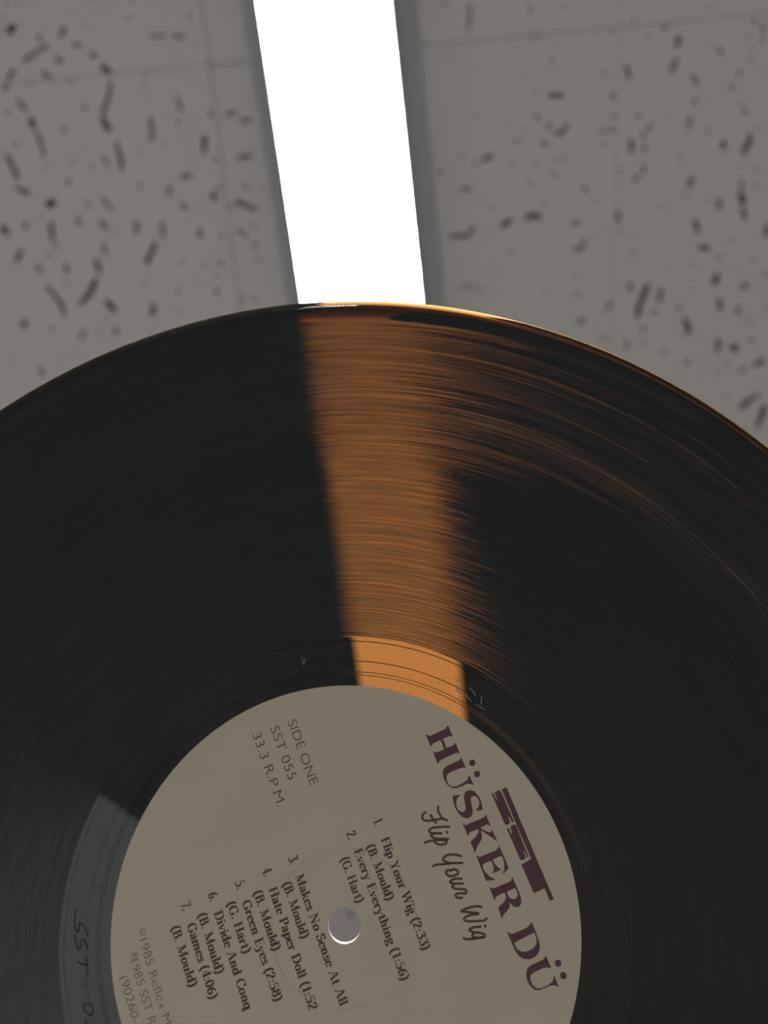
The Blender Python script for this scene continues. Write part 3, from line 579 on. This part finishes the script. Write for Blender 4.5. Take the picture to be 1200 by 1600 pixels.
# a roman text face drawn with a broad pen: thick verticals, thin horizontals
TK, TN = 0.19, 0.075
def V(x, y0, y1, s0=1, s1=1): return ('v', x, y0, y1, s0, s1)
def Cv(*p): return ('c', p, False)
def El(cx, cy, rx, ry): return ('c', tuple((cx + rx * math.cos(6.28319 * i / 10), cy + ry * math.sin(6.28319 * i / 10)) for i in range(10)), True)
def Dg(a, b, w): return ('d', a, b, w)
def Sf(x, y, h): return ('s', x, y, h)
def Dt(x, y, r): return ('.', x, y, r)
ARCH = lambda o: Cv((o + .14, .42), (o + .23, .58), (o + .35, .62), (o + .43, .5), (o + .43, .4))
G = {
 'a': (.52, [Cv((.09, .5), (.15, .6), (.26, .63), (.36, .55), (.375, .4)), V(.375, .06, .42, 0, 0), Cv((.37, .38), (.2, .33), (.09, .2), (.13, .06), (.24, .03), (.36, .14)), Cv((.38, .1), (.42, .03), (.5, .06)), Dt(.1, .5, .06)]),
 'd': (.58, [El(.24, .32, .165, .3), V(.43, 0, 1, 0, 0), Sf(.37, .98, .1), Sf(.48, .02, .09)]),
 'e': (.49, [Dg((.1, .36), (.42, .36), .055), Cv((.42, .36), (.38, .55), (.25, .63), (.12, .52), (.085, .32), (.14, .1), (.28, .02), (.43, .12))]),
 'g': (.50, [El(.23, .43, .14, .2), El(.24, -.14, .19, .13), Cv((.14, .25), (.1, .14), (.2, .06), (.36, .02), (.43, -.12)), Dg((.34, .57), (.48, .61), .07)]),
 'h': (.60, [V(.14, 0, 1, 1, 0), Sf(.09, .98, .09), ARCH(0), V(.43, 0, .48, 1, 0)]),
 'i': (.29, [V(.14, 0, .63, 1, 0), Sf(.09, .61, .09), Dt(.14, .87, .095)]),
 'k': (.57, [V(.14, 0, 1, 1, 0), Sf(.09, .98, .09), Dg((.18, .28), (.44, .6), .065), Dg((.25, .37), (.48, .02), .15), Sf(.44, .61, .1), Sf(.47, .02, .1)]),
 'l': (.29, [V(.14, 0, 1, 1, 0), Sf(.09, .98, .09)]),
 'm': (.89, [V(.14, 0, .63, 1, 0), Sf(.09, .61, .09), ARCH(0), V(.43, 0, .48, 1, 0), ARCH(.29), V(.72, 0, .48, 1, 0)]),
 'n': (.60, [V(.14, 0, .63, 1, 0), Sf(.09, .61, .09), ARCH(0), V(.43, 0, .48, 1, 0)]),
 'o': (.53, [El(.26, .32, .175, .3)]),
 'p': (.57, [V(.14, -.28, .63, 1, 0), Sf(.09, .61, .09), El(.32, .32, .165, .3)]),
 'q': (.57, [El(.24, .32, .165, .3), V(.43, -.28, .63, 1, 0)]),
 'r': (.43, [V(.14, 0, .63, 1, 0), Sf(.09, .61, .09), Cv((.14, .42), (.22, .57), (.33, .61)), Dt(.35, .56, .075)]),
 's': (.43, [Cv((.36, .48), (.3, .6), (.2, .62), (.11, .52), (.17, .38), (.3, .28), (.355, .15), (.26, .03), (.14, .03), (.07, .15))]),
 't': (.38, [V(.17, .08, .84, 0, 0), Cv((.17, .12), (.22, .03), (.35, .07)), Dg((.04, .6), (.34, .6), .06)]),
 'u': (.60, [V(.13, .12, .63, 0, 0), Sf(.08, .61, .09), Cv((.13, .16), (.18, .04), (.3, .04), (.43, .18)), V(.44, 0, .63, 0, 0), Sf(.38, .61, .09), Sf(.49, .02, .09)]),
 'v': (.52, [Dg((.09, .62), (.27, .02), .15), Dg((.27, .02), (.44, .62), .065), Sf(.1, .61, .11), Sf(.43, .61, .09)]),
 'y': (.52, [Dg((.09, .62), (.28, .02), .15), Dg((.25, -.06), (.44, .62), .065), Sf(.1, .61, .11), Sf(.43, .61, .09), Cv((.27, .0), (.2, -.2), (.07, -.26)), Dt(.08, -.24, .07)]),
 'A': (.74, [Dg((.37, 1), (.11, 0), .065), Dg((.37, 1), (.62, 0), .17), Dg((.2, .34), (.54, .34), .055), Sf(.11, .02, .12), Sf(.62, .02, .14)]),
 'B': (.65, [V(.18, 0, 1, 0, 0), Sf(.13, .98, .1), Sf(.13, .02, .1), Cv((.18, .975), (.4, .96), (.49, .76), (.4, .55), (.18, .53)), Cv((.18, .53), (.45, .51), (.54, .27), (.45, .04), (.18, .025))]),
 'C': (.70, [Cv((.61, .74), (.55, .93), (.4, .98), (.2, .87), (.11, .5), (.2, .13), (.4, .02), (.56, .08), (.64, .25)), Dg((.62, .66), (.62, .98), .05)]),
 'D': (.77, [V(.18, 0, 1, 0, 0), Sf(.13, .98, .1), Sf(.13, .02, .1), Cv((.18, .975), (.45, .95), (.61, .75), (.65, .5), (.61, .25), (.45, .05), (.18, .025))]),
 'E': (.63, [V(.18, 0, 1, 1, 1), Dg((.18, .97), (.54, .97), .06), Dg((.18, .52), (.44, .52), .06), Dg((.18, .03), (.57, .03), .06), Dg((.53, 1), (.53, .78), .06), Dg((.44, .64), (.44, .4), .05), Dg((.56, 0), (.58, .25), .06)]),
 'F': (.58, [V(.18, 0, 1, 1, 1), Dg((.18, .97), (.52, .97), .06), Dg((.18, .5), (.44, .5), .06), Dg((.52, 1), (.52, .76), .06), Dg((.44, .62), (.44, .38), .05)]),
 'G': (.78, [Cv((.61, .76), (.55, .93), (.4, .98), (.2, .87), (.11, .5), (.2, .13), (.4, .02), (.54, .06), (.62, .12)), V(.62, .04, .42, 0, 0), Sf(.62, .42, .14), Dg((.62, .68), (.62, .98), .05)]),
 'H': (.82, [V(.18, 0, 1), V(.63, 0, 1), Dg((.18, .52), (.63, .52), .06)]),
 'M': (.96, [Dg((.17, 0), (.17, 1), .07), Dg((.18, 1), (.46, .04), .17), Dg((.46, .04), (.76, 1), .065), V(.77, 0, 1, 1, 0), Sf(.15, .02, .12), Sf(.12, .98, .1), Sf(.8, .98, .1)]),
 'N': (.82, [Dg((.16, 0), (.16, 1), .07), Dg((.16, 1), (.65, .02), .17), Dg((.66, 0), (.66, 1), .07), Sf(.15, .02, .12), Sf(.12, .98, .1), Sf(.66, .98, .12)]),
 'P': (.62, [V(.18, 0, 1, 1, 0), Sf(.13, .98, .1), Cv((.18, .975), (.44, .96), (.53, .73), (.44, .48), (.18, .46))]),
 'S': (.58, [Cv((.45, .74), (.4, .92), (.28, .98), (.14, .89), (.13, .7), (.28, .55), (.44, .41), (.48, .2), (.38, .04), (.23, .02), (.12, .1), (.07, .27)), Dg((.46, .72), (.46, .98), .05), Dg((.07, .02), (.07, .3), .05)]),
 'W': (.99, [Dg((.1, 1), (.3, 0), .16), Dg((.3, 0), (.49, .95), .065), Dg((.49, .98), (.69, 0), .16), Dg((.69, 0), (.89, 1), .065), Sf(.1, .98, .12), Sf(.49, .98, .1), Sf(.88, .98, .1)]),
 'Y': (.70, [Dg((.1, 1), (.35, .46), .16), Dg((.35, .46), (.59, 1), .065), V(.35, 0, .5, 1, 0), Sf(.1, .98, .13), Sf(.59, .98, .11)]),
 '0': (.55, [El(.27, .5, .175, .47)]),
 '1': (.50, [V(.27, 0, 1, 1, 0), Dg((.11, .86), (.27, .97), .07)]),
 '2': (.55, [Cv((.1, .74), (.16, .92), (.29, .97), (.42, .85), (.4, .62), (.22, .32), (.08, .08)), Dg((.07, .06), (.47, .06), .11), Dt(.12, .74, .06)]),
 '3': (.54, [Cv((.1, .84), (.22, .97), (.37, .92), (.39, .7), (.22, .54)), Cv((.22, .54), (.41, .47), (.45, .24), (.34, .04), (.18, .02), (.08, .1)), Dt(.1, .12, .06)]),
 '4': (.55, [V(.37, 0, 1, 1, 0), Dg((.36, 1), (.06, .3), .065), Dg((.04, .28), (.51, .28), .075)]),
 '5': (.54, [Dg((.13, .95), (.45, .95), .1), Dg((.14, .98), (.11, .54), .065), Cv((.11, .53), (.26, .6), (.41, .5), (.44, .28), (.34, .05), (.18, .02), (.08, .1)), Dt(.1, .12, .06)]),
 '6': (.55, [Cv((.43, .95), (.25, .84), (.12, .6), (.1, .3), (.18, .06), (.31, .03), (.43, .18), (.42, .42), (.3, .55), (.15, .46))]),
 '7': (.53, [Dg((.07, .95), (.49, .95), .1), Dg((.47, .96), (.2, 0), .13), Dg((.08, 1), (.08, .78), .05)]),
 '8': (.55, [El(.27, .75, .15, .21), El(.27, .27, .18, .25)]),
 '(': (.36, [Cv((.31, 1.04), (.17, .78), (.13, .42), (.17, .08), (.31, -.22))]),
 ')': (.36, [Cv((.05, 1.04), (.19, .78), (.23, .42), (.19, .08), (.05, -.22))]),
 '.': (.27, [Dt(.12, .08, .09)]), ':': (.27, [Dt(.13, .1, .09), Dt(.13, .52, .09)]), ' ': (.30, []),
}
def pen(dx, dy): return TN + (TK - TN) * abs(dy) ** 1.25
def roman(text, x, y, cap, xend=None):
    adv = sum(G[ch][0] for ch in text)
    kx = (xend - x) / (adv * cap) if xend else 1.0
    kx = max(.75, min(1.35, kx))
    vv, ff = [], []
    cur = 0.0
    for ch in text:
        a, strokes = G[ch]
        lv, lf = [], []
        for s in strokes:
            if s[0] == 'v':
                ribbon(lv, lf, [(s[1], s[2]), (s[1], s[3])], lambda dx, dy: TK, 0)
                for on, yy in ((s[4], s[2] + TN * .45), (s[5], s[3] - TN * .45)):
                    if on: ribbon(lv, lf, [(s[1] - .155, yy), (s[1] + .155, yy)], lambda dx, dy: TN * .9, 0)
            elif s[0] == 'c': ribbon(lv, lf, catmull(s[1], 5, s[2]), pen, 0, s[2])
            elif s[0] == 'd': ribbon(lv, lf, [s[1], s[2]], lambda dx, dy, w=s[3]: w, 0)
            elif s[0] == 's': ribbon(lv, lf, [(s[1] - s[3], s[2]), (s[1] + s[3], s[2])], lambda dx, dy: TN * .9, 0)
            else: disc_face(lv, lf, s[1], s[2], s[3], 0)
        b = len(vv)
        vv += [(x / 1000 + (cur + p[0]) * cap * kx / 1000, y / 1000 + p[1] * cap / 1000, ZP) for p in lv]
        ff += [tuple(b + i for i in f) for f in lf]
        cur += a
    return mesh_of('track_line', vv, ff)
for t, x, y, xe in TRACKS:
    o = link('track_line', roman(t, x, y, 1.95 if xe else 2.15, xe if xe else None), M_INK2, lab)
    o['label'] = 'small brown serif print ' + t

# light sans-serif print
def sans(text, x, y, xend, cap, offset=-0.012):
    cu = bpy.data.curves.new('print', 'FONT'); cu.body = text; cu.size = 1.0; cu.offset = offset
    ob = bpy.data.objects.new('print', cu); COL.objects.link(ob)
    me_ = bpy.data.meshes.new_from_object(ob.evaluated_get(bpy.context.evaluated_depsgraph_get()))
    bpy.data.objects.remove(ob); bpy.data.curves.remove(cu)
    xs = [q.co.x for q in me_.vertices]
    kx = (xend - x) / (max(xs) - min(xs)); x0 = min(xs); ky = cap / 0.73
    vv = [((x + (q.co.x - x0) * kx) / 1000, (y + q.co.y * ky) / 1000, ZP) for q in me_.vertices]
    ff = [tuple(f.vertices) for f in me_.polygons]
    bpy.data.meshes.remove(me_)
    return mesh_of('sans_print', vv, ff)
for i, (t, x, y, xe) in enumerate(SANS):
    o = link('sans_print', sans(t, x, y, xe, 2.25 if i < 3 else 1.95, -0.012 if i < 3 else -0.02), M_INK2, lab)
    o['label'] = 'thin brown sans-serif print ' + t
for (x, y), ch in zip(CMARK, 'CP'):
    vv, ff = [], []
    cxm, cym, rr = (x) / 1000, (y + .2) / 1000, .0007
    ribbon(vv, ff, [(cxm + rr * math.cos(.2618 * k), cym + rr * math.sin(.2618 * k)) for k in range(24)], lambda dx, dy: .00010, ZP, True)
    m2 = sans(ch, x - .3, y - .2, x + .3, .8, 0)
    b = len(vv); vv += [tuple(q.co) for q in m2.vertices]; ff += [tuple(b + k for k in f.vertices) for f in m2.polygons]
    bpy.data.meshes.remove(m2)
    link('circle_mark', mesh_of('circle_mark', vv, ff), M_INK2, lab)

# scratches written into the smooth run-out vinyl
def scratch(name, strokes, w, mat, z=0.00076):
    for st in strokes:
        pts = catmull([(p[0] / 1000, p[1] / 1000) for p in st], 6)
        verts, faces = [], []
        for i, p in enumerate(pts):
            a, c = pts[max(0, i - 1)], pts[min(len(pts) - 1, i + 1)]
            dx, dy = c[0] - a[0], c[1] - a[1]; l = math.hypot(dx, dy) or 1
            nx, ny = -dy / l, dx / l
            for t, zz in ((w / 2, z), (0, z + w * .35), (-w / 2, z)):
                verts.append((p[0] + nx * t, p[1] + ny * t, zz))
        for i in range(len(pts) - 1):
            for k in range(2):
                faces.append((3 * i + k, 3 * i + k + 1, 3 * i + 4 + k, 3 * i + 3 + k))
        link(name, mesh_of(name, verts, faces, True), mat, disc)
scratch('etched_stroke', ETCH_DARK, 0.00030, M_ETCH_D)
scratch('etched_stroke', ETCH_PALE, 0.00022, M_ETCH_P)

# specks of lint caught on the rim and face
def lint(s_ang, rad, length, tilt, w, z=0.0004):
    """a short bent fibre at an angle (degrees from the top of the record) and radius in mm"""
    a = math.radians(s_ang)
    d = v_loc * math.cos(a) + u_loc * math.sin(a)
    p = d * rad / 1000
    t = Vector((-d.y, d.x)); dirv = (d * math.cos(tilt) + t * math.sin(tilt))
    verts, faces = [], []
    for i in range(5):
        k = i / 4 - .5
        q = p + dirv * length / 1000 * k + t * (0.12 * length / 1000) * math.sin(k * 3.1)
        for j in range(4):
            b_ = j * math.pi / 2
            nrm = Vector((-dirv.y, dirv.x))
            off = nrm * math.cos(b_) * w / 1000
            verts.append((q.x + off.x, q.y + off.y, z + math.sin(b_) * w / 1000))
    for i in range(4):
        for j in range(4):
            faces.append((4 * i + j, 4 * i + (j + 1) % 4, 4 * i + 4 + (j + 1) % 4, 4 * i + 4 + j))
    link('lint_fibre', mesh_of('lint_fibre', verts, faces, True), M_LINT, rec)
v_loc = Vector((math.sin(th), math.cos(th))); u_loc = Vector((math.cos(th), -math.sin(th)))
for a_, r_, l_, t_, w_ in ((-17.4, 150.6, 1.6, -.9, .05), (-15.2, 150.5, .7, .5, .05), (-14.9, 150.9, .6, 1.3, .05), (-20.5, 150.2, .5, 1.4, .06),
                           (-22.6, 150.4, .5, 1.2, .06), (-12.5, 150.6, .5, .3, .05), (-8.6, 150.3, .4, .1, .05), (-18.6, 149.6, .35, .2, .05), (-10.3, 148.7, .4, -.4, .05)):
    lint(a_, r_, l_, t_, w_, 0.0006)
